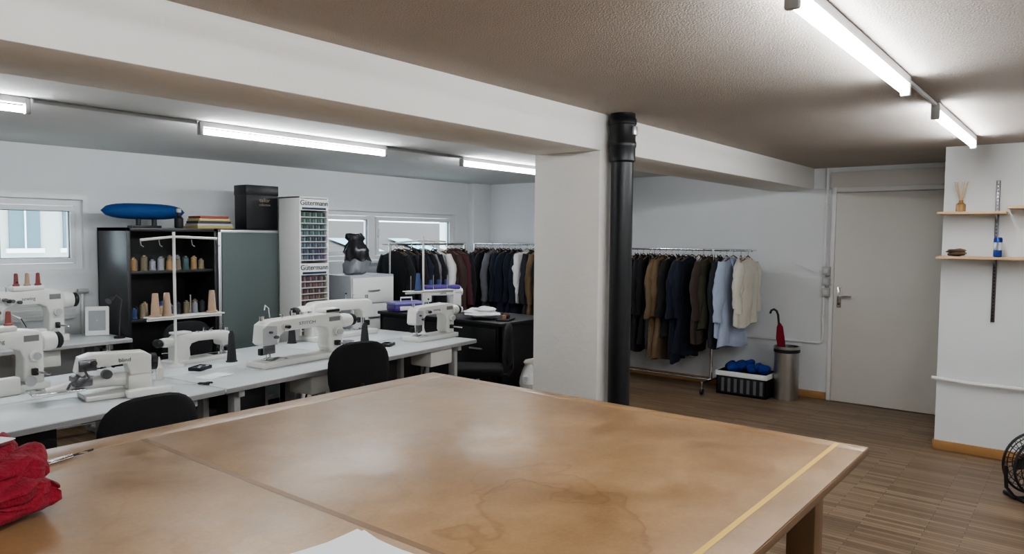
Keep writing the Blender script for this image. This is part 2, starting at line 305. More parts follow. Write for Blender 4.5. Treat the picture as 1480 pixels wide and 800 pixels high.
# ------------------------------------------------------------------ sewing machine
def machine(loc,rz,L=.5,kind=0,sc=(1,1,.8)):
    b=B('sewing_machine'); b.T=Matrix.Diagonal((sc[0],sc[1],sc[2],1))
    b.box((-.02,0,0),(L,.178,.045),MACH,.006); b.box((.03,.03,.045),(.14,.12,.048),CHROME,.001)
    k=L-.5
    P=[(.40+k,.04),(.485+k,.04),(.485+k,.31),(.46+k,.345),(.40+k,.355),(.11,.345),(.04,.34),(.005,.31),(-.005,.18),(.01,.16),(.08,.16),(.092,.175),(.097,.225),(.12,.25),(.32+k,.255),(.37+k,.235),(.385+k,.19),(.38+k,.08)]
    b.prism(P,.035,.145,MACH,.013)
    b.prism([(-.010,.175),(.0,.165),(.07,.165),(.07,.3),(.01,.31),(-.010,.29)],.028,.036,MGRY,.002)
    b.cyl((.045,.09,.165),(.045,.09,.09),.009,CHROME,10); b.cyl((.045,.09,.09),(.045,.09,.046),.003,CHROME,6)
    b.cyl((.065,.09,.17),(.065,.09,.06),.006,CHROME,8); b.box((.03,.075,.048),(.08,.105,.06),CHROME,.003); b.box((.02,.10,.08),(.05,.13,.13),BLACK,.004)
    b.box((-.004,.03,.10),(.06,.045,.165),DSTEEL,.004)
    b.cyl((.115,.03,.29),(.115,.0,.29),.020,CHROME,14); b.cyl((.115,.0,.29),(.115,-.012,.29),.012,BLACK,10)
    b.cyl((.06,.03,.22),(.06,.012,.22),.012,DSTEEL,10); b.cyl((.03,.03,.26),(.03,.015,.26),.009,DSTEEL,10)
    b.cyl((.435+k,.03,.2),(.435+k,.005,.2),.030,MACH,16); b.cyl((.435+k,.005,.2),(.435+k,-.002,.2),.022,MGRY,14)
    b.box((.415+k,-.0,.09),(.44+k,.03,.13),BLACK,.004); b.tube([(.43+k,.02,.11),(.45+k,-.04,.105),(.47+k,-.06,.10)],.007,CHROME,8)
    b.lathe([(.045,0),(.055,.01),(.058,.05),(.05,.08),(.03,.085)],(.482+k,.09,.27),MACH,20,ax='x')
    b.lathe([(.03,0),(.048,.004),(.05,.02),(.04,.03),(.012,.032)],(.567+k,.09,.27),BLACK,20,ax='x')
    b.box((.385+k,.033,.285),(.46+k,.0355,.32),mat('label_grey',(.2,.2,.2),.5))
    b.text('sewing' if kind!=1 else 'STITCH',.032,GRN,Tm(.25+k/2,.034,.288))
    b.tube([(.20,.09,.345),(.20,.09,.40)],.004,CHROME,6); b.sph((.2,.09,.405),.008,BLACK,8)
    b.tube([(.12,.06,.345),(.12,.055,.375),(.10,.05,.38)],.003,CHROME,6)
    b.cyl((.02,.09,.34),(.02,.09,.375),.012,CHROME,10)
    if kind==1:
        b.box((.36+k,.04,.352),(.48+k,.13,.385),MACH,.01); b.box((.37+k,.038,.358),(.46+k,.042,.378),BLACK)
        for i in range(3): b.cyl((.30+k-i*.05,.1,.35),(.30+k-i*.05,.1,.372),.012,CHROME,10)
        b.tube([(.1,.14,.35),(.1,.15,.42),(.06,.12,.45),(.03,.08,.42)],.003,CHROME,6)
    if kind==2:
        for i in range(4): b.cyl((.05+i*.045,.03,.31-.01*i),(.05+i*.045,-.005,.31-.01*i),.012,DSTEEL,12)
        b.box((.1,-.03,.0),(.34,.03,.10),MACH,.012); b.box((.12,-.034,.03),(.22,-.028,.08),DSTEEL,.003)
        b.cyl((.40,-.002,.06),(.40,.01,.06),.03,MGRY,16)
        b.tube([(.0,.0,.20),(-.03,-.03,.16),(.02,-.03,.10),(.06,-.02,.06)],.008,DSTEEL,6)
        b.tube([(.1,-.02,.22),(.16,-.05,.18),(.2,-.03,.12)],.006,CHROME,6)
        b.box((.16,.04,.35),(.36,.13,.38),MACH,.01)
        for i in range(3): b.lathe([(.022,.38),(.022,.39),(.016,.395),(.012,.46),(.003,.465)],(.2+i*.07,.1,0),TH[3 if i!=1 else 0],12)
    return b.done(loc,rz)
def mrow(s,t,rz=0,**k): machine(row(s,t),RZ+rz,**k)
mrow(1.54,.27,kind=1,L=.52,sc=(1.3,1.05,.84))
mrow(2.93,.24,-.06,kind=0,L=.48,sc=(.95,1,.78))
mrow(3.13,1.06,math.pi,kind=0,L=.52,sc=(1.3,1,.85))
mrow(1.72,.98,math.pi,kind=1,L=.45,sc=(.95,.9,.52))
mrow(.05,.74,kind=2,L=.5,sc=(.95,.95,.90))
mrow(-.52,.40,kind=2,L=.5,sc=(.95,1,.9))
mrow(-.45,1.04,math.pi,kind=0,L=.5)
machine((1.68,6.02,.78),.1,kind=2,L=.5,sc=(1.05,1,1.12)); machine((1.0,6.0,.78),0,kind=1,L=.5)
# cylinder-arm blindstitch machine
b=B('blindstitch_machine'); b.T=Matrix.Diagonal((.86,.86,.80,1))
b.box((.05,-.1,0),(.42,.12,.035),MACH,.01); b.box((.28,-.06,.03),(.42,.10,.13),MACH,.02)
b.tube([(.36,.02,.09),(.2,.02,.10),(.0,.02,.085),(-.12,.02,.07)],[.05,.042,.034,.022],MACH,14)
b.box((-.20,-.07,.065),(.06,.11,.078),CHROME,.003)
b.prism([(.42,.12),(.42,.24),(.38,.27),(.10,.28),(.04,.26),(.02,.17),(.05,.14),(.09,.19),(.28,.20),(.30,.12)],-.04,.07,MACH,.012)
b.box((.03,-.055,.18),(.12,-.038,.25),DSTEEL,.004); b.text('blind',.035,GRN,Tm(.27,-.042,.215))
b.tube([(.03,-.05,.15),(-.02,-.08,.12),(-.03,-.06,.085)],.007,DSTEEL,6); b.tube([(.05,-.07,.2),(.07,-.1,.15),(.02,-.08,.1)],.007,DSTEEL,6); b.cyl((.1,-.08,.23),(.1,-.04,.23),.018,CHROME,12); b.cyl((.17,-.07,.15),(.17,-.03,.15),.028,DSTEEL,14); b.box((.0,-.06,.09),(.1,.06,.15),DSTEEL,.01)
b.lathe([(.03,0),(.055,.005),(.055,.035),(.02,.04)],(.42,.02,.19),BLACK,20,ax='x')
b.box((.25,-.16,.0),(.5,-.09,.05),MACH,.015)
b.cyl((.2,.02,.27),(.2,.02,.32),.008,CHROME,8); b.done(row(.44,.36),RZ-.25)
def stand(loc,rz,cones,h=.80,arm=(.2,.28),tray=.31):
    b=B('thread_stand'); b.lathe([(.05,0),(.05,.01),(.02,.02),(.012,.04),(.012,.05)],(0,0,0),MACH,16)
    b.cyl((0,0,.03),(0,0,h+.03),.009,MACH,10); b.tube([(-arm[0],0,h-.02),(0,0,h),(arm[1],0,h-.01)],.008,MACH,8)
    for x in (-arm[0],-arm[0]*.45,arm[1]*.4,arm[1]): b.tube([(x,0,h-.02),(x,-.01,h-.05),(x+.01,-.02,h-.06)],.003,CHROME,5)
    b.box((-.17,-.05,tray),(.30,.05,tray+.008),MACH,.003); b.cyl((-.17,-.0,tray-.01),(.30,0,tray-.01),.008,MACH,8)
    for i,x in enumerate((-.12,-.05,.10,.24)):
        b.cyl((x,0,tray+.008),(x,0,tray+.13),.004,CHROME,6)
        if i<len(cones) and cones[i] is not None: b.lathe([(.034,tray+.01),(.034,tray+.02),(.026,tray+.02),(.017,tray+.145),(.015,tray+.15),(.004,tray+.15)],(x,0,0),TH[cones[i]],16)
    b.done(loc,rz)
stand(row(1.27,.80),RZ-.1,[0,0,None,0]); stand(row(3.28,.50),RZ-.3,[None,4,None,None],h=.78,arm=(.26,.22),tray=.36)
stand(row(-.35,.70),RZ,[3,3,None,3],h=.5,tray=.36)
def tcone(loc,mt,h,r):
    b=B('thread_cone'); b.lathe([(.012,0),(r+.006,0),(r+.006,.006),(r,.008),(r*.6,h*.9),(r*.4,h*.94),(r*.35,h),(.006,h)],(0,0,0),mt,16); b.done(loc)
tcone(row(1.58,.68),TH[2],.20,.03); tcone(row(2.34,1.0),TH[2],.2,.03); tcone(row(2.62,.52),TH[2],.16,.034); tcone(row(1.05,.75),TH[6],.06,.03)
b=B('paper_note'); b.box((-.09,-.06,0),(.09,.06,.002),PAPER,0,Tm(rz=.3)); b.box((-.05,-.05,.002),(.08,.04,.004),PAPER,0,Tm(rz=-.2)); b.done(row(1.22,.35,.7805))
# small bench clutter
def bobbins(loc,n):
    b=B('bobbin_tray'); b.box((-.06,-.04,0),(.06,.04,.006),BLACK,.002)
    for (lo,hi) in (((-.06,-.04,0),(-.056,.04,.02)),((.056,-.04,0),(.06,.04,.02)),((-.06,-.04,0),(.06,-.036,.02)),((-.06,.036,0),(.06,.04,.02))): b.box(lo,hi,BLACK)
    for i in range(n): b.lathe([(.011,.006),(.011,.008),(.006,.009),(.006,.016),(.011,.017),(.011,.019)],(-.042+.028*(i%4),-.02+.03*(i//4),0),TH[(i*3+1)%9],10)
    b.done(loc,RZ+.4)
bobbins(row(1.30,.60),8); bobbins(row(2.66,.33),6); bobbins(row(.72,.80),7)
def scissors(loc,rz):
    b=B('scissors'); b.prism([(0,.0),(.14,.008),(.0,.016)],0,.003,CHROME,0,Tm(rx=-math.pi/2)); b.prism([(0,.0),(.14,.0),(.0,.016)],.003,.006,CHROME,0,Tm(rx=-math.pi/2,rz=.15))
    for s_ in (-1,1): b.tube([(-.01,s_*.008-.008,.004),(-.05,s_*.022-.008,.005),(-.075,s_*.018-.008,.005),(-.055,s_*.006-.008,.005)],.005,BLACK,6,closed=True)
    b.done(loc,rz)
scissors(row(2.45,.20,.7815),.6); scissors(row(1.02,.22,.7815),2.2)
b=B('fabric_scrap')
for i in range(3): b.sph((random.uniform(-.04,.04),random.uniform(-.03,.03),.012+i*.008),(.09-.015*i,.06,.010),(C_NAVY,C_WHT,C_GRY)[i],18,n=.02,ns=24)
b.done((*row(2.50,.60)[:2],.783),.3,smooth=70)
b=B('oil_bottle'); b.lathe([(.018,0),(.02,.004),(.02,.07),(.008,.085),(.007,.10),(.003,.13)],(0,0,0),TH[1],14); b.done(row(.98,.50))
b=B('masking_tape_roll'); b.lathe([(.025,0),(.045,0),(.045,.025),(.025,.025)],(0,0,0),SHW,20); b.done(row(2.50,.38))
# digital frame
b=B('photo_frame'); b.box((-.085,0,0),(.085,.018,.235),WHITE,.012,Tm(rx=-.2)); b.box((-.06,-.003,.04),(.06,0,.20),mat('frame_screen',(.30,.32,.33),.3),0,Tm(rx=-.2)); b.tube([(0,.02,.12),(0,.09,.006)],.006,WHITE,6); b.done((2.44,6.18,.782),-.45)
b=B('desk_lamp'); b.lathe([(.04,0),(.04,.015),(.01,.02)],(0,0,0),BLACK,16); b.tube([(0,0,.01),(.01,0,.2),(.02,-.01,.3),(-.03,-.03,.34),(-.06,-.05,.32)],.004,DSTEEL,6); b.tube([(-.06,-.05,.325),(-.11,-.08,.30)],[.01,.025],DSTEEL,10); b.done((2.50,5.92,.78))
# ------------------------------------------------------------------ office chairs
def chair(loc,rz,hb=.95,w=.40,sw=.22):
    b=B('office_chair')
    for i in range(5):
        a=i*2*math.pi/5+.3; c,s=math.cos(a),math.sin(a)
        b.tube([(0,0,.10),(.13*c,.13*s,.09),(.24*c,.24*s,.065)],[.026,.02,.014],BLACK,8); b.cyl((.24*c-.018*s,.24*s+.018*c,.028),(.24*c+.018*s,.24*s-.018*c,.028),.028,BLACK,12)
    b.cyl((0,0,.08),(0,0,.28),.028,BLACK,14); b.cyl((0,0,.25),(0,0,.45),.016,CHROME,12); b.box((-.1,-.1,.43),(.1,.1,.46),BLACK,.01)
    b.box((-sw,-.21,.455),(sw,.20,.525),FABK,.033,seg=4)
    b.tube([(0,-.08,.445),(0,-.25,.44),(0,-.285,.5),(0,-.275,.72)],.016,BLACK,8)
    R=[]; n=28; z0=hb-.36
    for (t,sc) in ((-.0,.80),(.012,.95),(.028,1),(.045,.97),(.06,.82)):
        r=[]
        for k in range(n):
            a=2*math.pi*k/n; ca,sa=math.cos(a),math.sin(a); x=w/2*sc*math.copysign(abs(ca)**.7,ca); z=.18*sc*math.copysign(abs(sa)**.7,sa)
            r.append((x,-.285+t+.5*x*x,z0+.18+z))
        R.append(r)
    b.rings(R,FABK); b.done(loc,rz)
chair((1.35,3.20,0),.05,.95,.42); chair((2.86,3.63,0),-.25,.97,.40); chair((4.52,3.96,0),.7,.88,.34,.18); x,y,_=row(1.95,1.52,0); chair((x,y,0),math.pi,.93)
# ------------------------------------------------------------------ black cabinet
b=B('storage_cabinet'); x0,x1,y0,y1,h=2.585,4.15,5.96,6.50,1.645; xm=3.334
b.box((x0,y0,0),(x0+.03,y1,h),BLKW,.003); b.box((x1-.03,y0,0),(x1,y1,h),BLKW,.003); b.box((xm-.015,y0,0),(xm+.015,y1,h),BLKW,.003)
b.box((x0,y0,h-.03),(x1,y1,h),BLKW,.003); b.box((x0,y0,0),(x1,y1,.06),BLKW,.003); b.box((x0,y1-.015,0),(x1,y1,h),BLKW)
for z in (.48,.88,1.27): b.box((x0+.03,y0+.02,z),(xm-.015,y1-.015,z+.025),BLKW,.002)
b.box((xm+.05,y0-.012,.07),(x1-.045,y0-.002,h-.03),FROST)
for lo,hi in [((xm+.012,y0-.02,.06),(xm+.04,y0,h-.01)),((x1-.04,y0-.02,.06),(x1-.01,y0,h-.01)),((xm+.012,y0-.02,h-.035),(x1-.01,y0,h-.01)),((xm+.012,y0-.02,.06),(x1-.01,y0,.1))]: b.box(lo,hi,ALU,.003)
b.done()
b=B('thread_spool_collection')
for z,nn_ in ((.906,9),(1.296,9)):
    for i in range(nn_):
        for j in range(2):
            x=x0+.09+i*.072+random.uniform(-.008,.008); mt=TH[random.choice((0,5,2,2,5,6,6,8,4,2,7))]; hh=random.choice((.09,.11,.12))
            b.lathe([(.012,0),(.03,0),(.03,.008),(.026,.012),(.024,hh-.015),(.012,hh-.01),(.012,hh)],(x,y0+.09+j*.14,z),mt,12)
b.done()
b=B('ironing_bolster'); BB=mat('bolster_blue',(.008,.06,.21),.8,bump=.3)
R=[]
for i in range(17):
    t=-1+2*i/16; rr_=max(.03,(1-abs(t)**3.2)**.5); R.append([(t*.34,.085*rr_*math.cos(2*math.pi*k/18),.135+.066*rr_*math.sin(2*math.pi*k/18)) for k in range(18)])
b.rings(R,BB); b.box((-.12,-.05,0),(.12,.05,.02),BLACK,.006); b.cyl((-.05,0,.01),(-.05,0,.09),.02,BLACK,10); b.cyl((.08,0,.01),(.08,0,.09),.02,BLACK,10); b.done((2.82,6.16,h))
b=B('perfume_bottle'); b.lathe([(.03,0),(.035,.01),(.035,.08),(.02,.1),(.012,.105),(.012,.13)],(0,0,0),BLACK,14); b.lathe([(.018,.13),(.02,.14),(.02,.16),(.0,.165)],(0,0,0),TH[1],12); b.done((3.03,6.0,h))
b=B('book_stack')
for i,c in enumerate([(.45,.36,.12),(.45,.45,.43),(.05,.05,.06),(.6,.5,.2),(.3,.06,.05)]):
    w=.34-.02*i; r=random.uniform(-.06,.06); M=Tm(0,0,i*.022,r); b.box((-w/2,-.11,0),(w/2,.11,.021),mat('book_%d'%i,c,.6),.002,M); b.box((-w/2+.004,-.106,.003),(w/2+.002,.112,.018),PAPER,0,M)
b.done((3.36,6.12,h))
b=B('garment_box'); b.box((-.165,-.10,0),(.165,.10,.40),BLACK,.008); b.box((-.168,-.103,.31),(.168,.103,.402),BLKW,.006)
gold=mat('gold_print',(.45,.4,.3),.4); b.text('tailor',.05,gold,Tm(.02,-.1045,.25)); b.text('collection',.03,gold,Tm(.02,-.1045,.215)); b.done((3.82,6.1,h))
# thread display rack
b=B('thread_display_rack'); x0,x1,y0,y1=3.937,4.257,5.6,5.935
b.box((x0,y0,0),(x0+.015,y1,1.945),WHITE,.003); b.box((x1-.015,y0,0),(x1,y1,1.945),WHITE,.003); b.box((x0,y1-.015,0),(x1,y1,1.945),WHITE); b.box((x0,y0,1.93),(x1,y1,1.945),WHITE,.003); b.box((x0,y0,0),(x1,y1,.5),WHITE,.003)
NB=mat('sign_navy',(.012,.028,.07),.5)
for zt in (1.925,1.335):
    b.box((x0+.015,y0+.002,zt-.105),(x1-.015,y0+.014,zt),WHITE)
    for q in (0,.0014): b.text('G\u00fctermann',.066,NB,Tm((x0+x1)/2+q,y0-.0005,zt-.058))
    b.box((x0+.03,y0-.001,zt-.097),(x1-.03,y0+.003,zt-.078),NB)
for zt,rows in ((1.81,8),(1.22,10)):
    for r in range(rows):
        z=zt-(r+1)*.056; b.box((x0+.015,y0+.02,z-.002),(x1-.015,y1-.02,z+.002),WHITE); b.box((x0+.015,y0+.004,z-.002),(x1-.015,y0+.008,z+.010),MGRY)
        b.box((x0+.015,y0+.05,z),(x1-.015,y0+.052,z+.05),DSTEEL)
        for c in range(9):
            x=x0+.034+c*.0315; hue=(.40+r*.035+c*.01) if rows==8 else (.95+r*.03+c*.008); hue%=1; sat=(.5,.25,.35)[(r+c)%3]
            q=mat('reel_%d_%d_%d'%(int(hue*12),int(sat*4),(r*5+c*2)%4),tuple(x_*.34 for x_ in colorsys.hsv_to_rgb(hue,sat,.25+.6*((r*5+c*2)%4)/4)),.6,var=0)
            b.cyl((x,y0+.025,z+.002),(x,y0+.025,z+.046),.0135,q,8)
b.done()
b=B('drawer_unit'); b.box((4.66,5.78,0),(5.23,6.2,1.19),mat('unit_grey',(.45,.47,.5),.4),.006)
for i in range(4): b.box((4.675,5.765,.08+i*.275),(5.215,5.782,.34+i*.275),WHITE,.004); b.box((4.87,5.75,.2+i*.275),(5.02,5.766,.215+i*.275),ALU,.003)
b.done()
b=B('plastic_bag'); BG=mat('bag_plastic',(.03,.03,.035),.25)
prof=[(.07,.0),(.125,.025),(.14,.08),(.135,.14),(.125,.19),(.125,.24),(.115,.29),(.09,.33),(.075,.355),(.10,.385),(.085,.41)]
R=[]
for (r,z) in prof:
    ring=[]
    for k in range(44):
        a=2*math.pi*k/44; q=Vector((math.cos(a),math.sin(a),z*7)); rr_=r*(1+.35*noise.noise(q*1.6)+.16*noise.noise(q*5)); ring.append((rr_*math.cos(a)+.02*math.sin(z*9),rr_*.85*math.sin(a),max(0,z+.035*noise.noise(q*2.3)*(z>.02))))
    R.append(ring)
b.rings(R[:4],mat('bag_clear',(.22,.23,.25),.25),True); b.rings(R[3:],BG,True); b.done((4.88,5.98,1.192),smooth=70)
# ------------------------------------------------------------------ black worktable with items
b=B('work_counter'); x0,x1,y0,y1,h=4.80,5.5,3.95,5.5,.85
b.box((x0-.02,y0-.02,h-.03),(x1+.02,y1+.02,h),BLKW,.004); b.box((x0,y0,0),(x0+.02,y1,h-.03),BLKW); b.box((x0,y0,0),(x1,y0+.02,h-.03),BLKW); b.box((x0,y1-.02,0),(x1,y1,h-.03),BLKW)
b.box((x0+.02,y0+.02,.4),(x1-.02,y1-.02,.42),BLKW)
for i in range(3): b.box((x0-.006,y0+.05+i*.5,.08),(x0,y0+.5+i*.5,h-.06),BLACK,.003); b.box((x0-.02,y0+.2+i*.5,.6),(x0-.006,y0+.35+i*.5,.615),ALU,.003)
b.done()
PU=mat('purple_plastic',(.09,.05,.28),.35)
b=B('sewing_box'); b.box((-.17,-.11,0),(.17,.11,.07),PU,.02); b.box((-.175,-.115,.06),(.175,.115,.095),mat('lilac_plastic',(.25,.22,.5),.35),.02); b.tube([(-.06,0,.09),(-.06,0,.13),(.06,0,.13),(.06,0,.09)],.009,WHITE,8); b.box((-.12,-.118,.015),(.0,-.108,.055),WHITE,.004); b.done((4.98,5.32,.851),-.3)
b=B('portable_sewing_machine'); b.box((-.2,-.08,0),(.2,.08,.06),WHITE,.015); b.box((.1,-.06,.05),(.19,.06,.26),WHITE,.02); b.box((-.19,-.06,.17),(.19,.06,.23),WHITE,.02); b.box((-.18,-.065,.225),(.18,.065,.27),PU,.018); b.box((-.19,-.055,.11),(-.11,.055,.2),WHITE,.015); b.cyl((-.15,0,.12),(-.15,0,.065),.004,CHROME,6); b.cyl((.19,0,.2),(.21,0,.2),.035,WHITE,16); b.text('sew',.04,PU,Tm(0,-.061,.185))
for i in range(3): b.cyl((-.1+i*.08,.03,.27),(-.1+i*.08,.03,.32),.018,TH[4],10)
b.done((5.08,4.93,.851),-.5)
b=B('folded_fabric')
for i in range(4): b.sph((random.uniform(-.03,.03),random.uniform(-.05,.05),.030+i*.014),(.15-.02*i,.17-.02*i,.022),C_WHT,28,n=.04,ns=14)
b.done((4.98,4.32,.862),.4,smooth=70)
b=B('pincushion_tray'); b.box((-.1,-.06,0),(.1,.06,.015),BLACK,.004); b.sph((.03,0,.035),(.035,.035,.025),C_MAR,12); b.cyl((-.05,0,.015),(-.05,0,.05),.02,TH[8],12); b.done((5.0,4.06,.851),.4)
b=B('fabric_sack'); b.sph((0,0,.27),(.13,.11,.25),C_WHT,24,n=.06,ns=7); b.sph((.02,0,.48),(.09,.07,.07),C_CREAM,16,n=.05,ns=14); b.lathe([(.10,0),(.12,.02),(.12,.10),(.10,.12)],(0,0,0),C_WHT,16); b.done((5.02,3.77,0))
# ------------------------------------------------------------------ clothes
def garment(b,M,mt,w=.44,t=.09,Ln=.85,sl=.6,seed=0,kind='j',mt2=None):
    rnd=random.Random(seed); ph=rnd.uniform(0,6); n=36; R=[]; w*=rnd.uniform(.9,1.06); Ln*=rnd.uniform(.94,1.04)
    if kind=='j': lv=[(0,.13,.45),(.025,.22,.55),(.05,.62,.7),(.09,.86,.85),(.16,.92,1),(.28,.9,1),(.4,.87,.95),(.55,.9,1),(.7,.93,1.1),(.85,.97,1.05),(1,1.0,1.0)]
    else: lv=[(0,.45,.4),(.02,.55,.6),(.1,.55,.8),(.3,.58,.9),(.6,.55,.9),(.85,.55,.85),(1,.52,.8)]
    for f,a,tt in lv:
        z=-f*Ln; r=[]
        for k in range(n):
            th=2*math.pi*k/n; c,s=math.cos(th),math.sin(th)
            am=1+.26*min(1,f*1.5)*math.sin(5*th+ph+f*2)+.14*min(1,f*1.2)*math.sin(11*th+ph*2)
            x=w/2*a*math.copysign(abs(c)**.8,c)*(1+.05*math.sin(7*f+ph)); y=t/2*tt*math.copysign(abs(s)**.8,s)*am*(1.0+.3*f)
            r.append((x+.01*math.sin(9*f+3*th),y+.016*math.sin(5*f+ph),z+.02*math.sin(2*th+ph)*f))
        R.append(r)
    b.rings(R,mt,True,M)
    if kind=='j' and sl>0:
        for sg in (-1,1):
            R=[]; bend=rnd.uniform(-.03,.05)
            for j in range(11):
                f=j/10; rx=.034+.026*math.sin(min(1,f*3.2)*math.pi/2)-.018*f; ox=.35+.12*math.sin(min(1,f*2.6)*math.pi/2)
                z=-.045-f*sl; q=1+.10*math.sin(f*23+ph)
                R.append([(sg*(w*ox+bend*f*f)+rx*q*math.cos(2*math.pi*k/12),rx*.9*q*math.sin(2*math.pi*k/12)+.012*math.sin(8*f+ph),z+.008*math.sin(k+ph)) for k in range(12)])
            b.rings(R,mt,True,M)
        if rnd.random()<.5 or mt2: b.tube([(-.07,-t*.3,-.01),(-.05,-t*.6,-.12),(0,-t*.72,-.3),(.05,-t*.6,-.12),(.07,-t*.3,-.01)],.012,mt2 or mt,6,M)
        b.tube([(-.07,0,.0),(0,t*.4,.03),(.07,0,.0),(0,-t*.4,-.01)],.013,mt,6,M,closed=True)
    b.tube([(-w*.36,0,-.05),(0,0,.02),(w*.36,0,-.05)],.006,LEGW,6,M)
    b.tube([(0,0,.02),(0,0,.05),(.018,0,.062),(.01,0,.078),(0,0,.083),(-.012,0,.075)],.003,CHROME,6,M)
def rack(name,ax,c,a0,a1,z,post=(None,None),clothes=(),seed=0,low=.12):
    b=B(name); P=(lambda a,o,zz:(c+o,a,zz)) if ax=='y' else (lambda a,o,zz:(a,c+o,zz))
    b.cyl(P(a0,0,z),P(a1,0,z),.012,CHROME,12)
    p0=post[0] if post[0] is not None else a0; p1=post[1] if post[1] is not None else a1
    for q in (p0,p1):
        b.cyl(P(q,0,low),P(q,0,z),.014,CHROME,12); b.tube([P(q,-.22,low),P(q,.22,low)],.014,CHROME,8)
        for o in (-.22,.22):
            b.cyl(P(q,o,low),P(q,o,.05),.008,CHROME,8); b.cyl(P(q-.012,o,.03),P(q+.012,o,.03),.03,BLACK,14)
    b.cyl(P(p0,0,low+.0),P(p1,0,low+.0),.012,CHROME,10)
    b.tube([P(a0,-.12,z+.0),P(a0,.12,z+.0)],.009,CHROME,8)
    for q in (a0,a1): b.sph(P(q,0,z),.016,CHROME,10)
    o=b.done(); 
    g=B('hanging_clothes')
    for i,(a,mt,kw) in enumerate(clothes):
        k=dict(kw); an=k.pop('rot',random.uniform(-.28,.28)); dz=k.pop('dz',0)
        x,y,zz_=P(a,random.uniform(-.03,.03),z-.072+dz)
        garment(g,Tm(x,y,zz_,an+(0 if ax=='y' else math.pi/2)),mt,seed=seed+i,**k)
    g.done(smooth=60); return o
J=dict(w=.46,t=.085,Ln=.9)
def jk(**k): d=dict(J); d.update(k); return d
cl=[(4.55,C_BLK,jk()),(4.45,C_CHAR,jk()),(4.35,C_BLK,jk(Ln=1)),(4.25,C_NAVY,jk()),(4.15,C_BLK,jk()),(4.05,C_CHAR,jk(Ln=1.02)),(3.96,C_BLK,jk(Ln=.95)),(3.88,C_BLK,jk(Ln=1.0)),(3.80,C_BLK,jk(Ln=1.0)),(3.74,C_CHAR,jk(Ln=1.0)),
 (3.67,C_TAN,jk(Ln=1.05,sl=.62)),(3.60,C_TAN,jk(Ln=1.1)),(3.52,C_BLK,jk(Ln=.9,w=.44)),(3.45,C_NAVY,jk(Ln=1.08)),(3.37,C_NAVY,jk(Ln=1.12)),(3.30,C_NAVY,jk(Ln=1.0,w=.48)),(3.235,C_WHT,jk(Ln=.55,w=.40,t=.06,sl=0,kind='t',rot=.9)),
 (3.16,C_BRN,jk(Ln=.85)),(3.08,C_GRN,jk(Ln=.75)),(3.00,C_CHAR,jk(Ln=.9)),(2.92,C_BLUE,jk(Ln=.86,w=.48)),(2.85,C_BLUE,jk(Ln=.92,w=.50)),(2.77,C_CREAM,jk(Ln=.62,w=.4,sl=.45)),(2.69,C_CREAM,jk(Ln=.66,w=.42,sl=.5))]
rack('clothing_rack','y',7.18,2.66,4.62,1.475,(3.06,4.55),cl,10)
cl=[(6.28,C_MAR,jk()),(6.2,C_CHAR,jk()),(6.11,C_BLK,jk()),(6.02,C_GRY,jk()),(5.93,C_NAVY,jk(Ln=1)),(5.84,C_NAVY,jk(Ln=1)),(5.75,C_NAVY,jk()),(5.66,C_NAVY,jk()),(5.57,C_NAVY,jk()),(5.47,C_WHT,jk(Ln=.6,w=.42)),(5.38,C_CHAR,jk(Ln=.9,w=.4)),(5.3,C_TAN,jk()),(5.2,C_BLK,jk()),(5.1,C_BLK,jk())]
rack('clothing_rack','y',7.15,5.05,6.34,1.50,(None,None),cl,50)
cl=[(5.42,C_BLK,jk()),(5.50,C_BLK,jk(Ln=1)),(5.58,C_CHAR,jk()),(5.66,C_BLK,jk()),(5.74,C_NAVY,jk()),(5.83,C_BLK,jk()),(5.92,C_GRY,jk()),(6.0,C_BLK,jk(w=.42)),(6.08,C_WHT,jk(Ln=1)),(6.16,C_CREAM,jk()),(6.24,C_BRN,jk()),(6.33,C_MAR,jk()),(6.42,C_BRN,jk()),(6.5,C_BLK,jk())]
rack('clothing_rack','x',5.98,5.36,6.56,1.50,(None,None),cl,90)
# ------------------------------------------------------------------ crate, bin, umbrella
b=B('storage_crate'); x0,x1,y0,y1,h=7.14,7.46,2.47,2.98,.24
b.box((x0,y0,0),(x1,y1,.015),BLACK); 
for lo,hi in [((x0,y0,0),(x0+.015,y1,h)),((x1-.015,y0,0),(x1,y1,h)),((x0,y0,0),(x1,y0+.015,h)),((x0,y1-.015,0),(x1,y1,h))]: b.box(lo,hi,BLACK,.003)
b.box((x0-.012,y0-.012,h-.05),(x1+.012,y0+.006,h),WHITE,.005); b.box((x0-.012,y0,h-.05),(x0+.006,y1,h),WHITE,.005); b.box((x1-.006,y0,h-.05),(x1+.012,y1,h),WHITE,.005); b.box((x0-.012,y1-.006,h-.05),(x1+.012,y1+.012,h),WHITE,.005)
for i in range(7): b.box((x0-.004,y0+.03+i*.066,.03),(x0+.0,y0+.06+i*.066,.17),mat('crate_grey',(.12,.12,.13),.5))
b.done()
b=B('blue_fabric_pile'); 
for i in range(7): b.sph((7.24+random.uniform(0,.12),2.56+i*.055,.27+random.uniform(-.02,.03)),(.085,.06,.055),C_RB,20,n=.05,ns=12)
b.done(smooth=60)
b=B('waste_bin'); c=(7.33,2.335,0)
b.lathe([(.115,0),(.118,.01),(.118,.5),(.123,.505),(.123,.53),(.112,.53),(.112,.02),(.0,.02)],c,STEEL,36); b.lathe([(.119,.47),(.1245,.475),(.1245,.5),(.119,.505)],c,BLACK,36); b.done()
b=B('umbrella'); 
b.tube([(0,0,.02),(-.03,.02,.3),(-.055,.05,.6)],[.01,.035,.04],RED,12,Tm()); b.tube([(-.055,.05,.58),(-.065,.055,.70),(-.07,.06,.74)],[.042,.03,.01],RED,12)
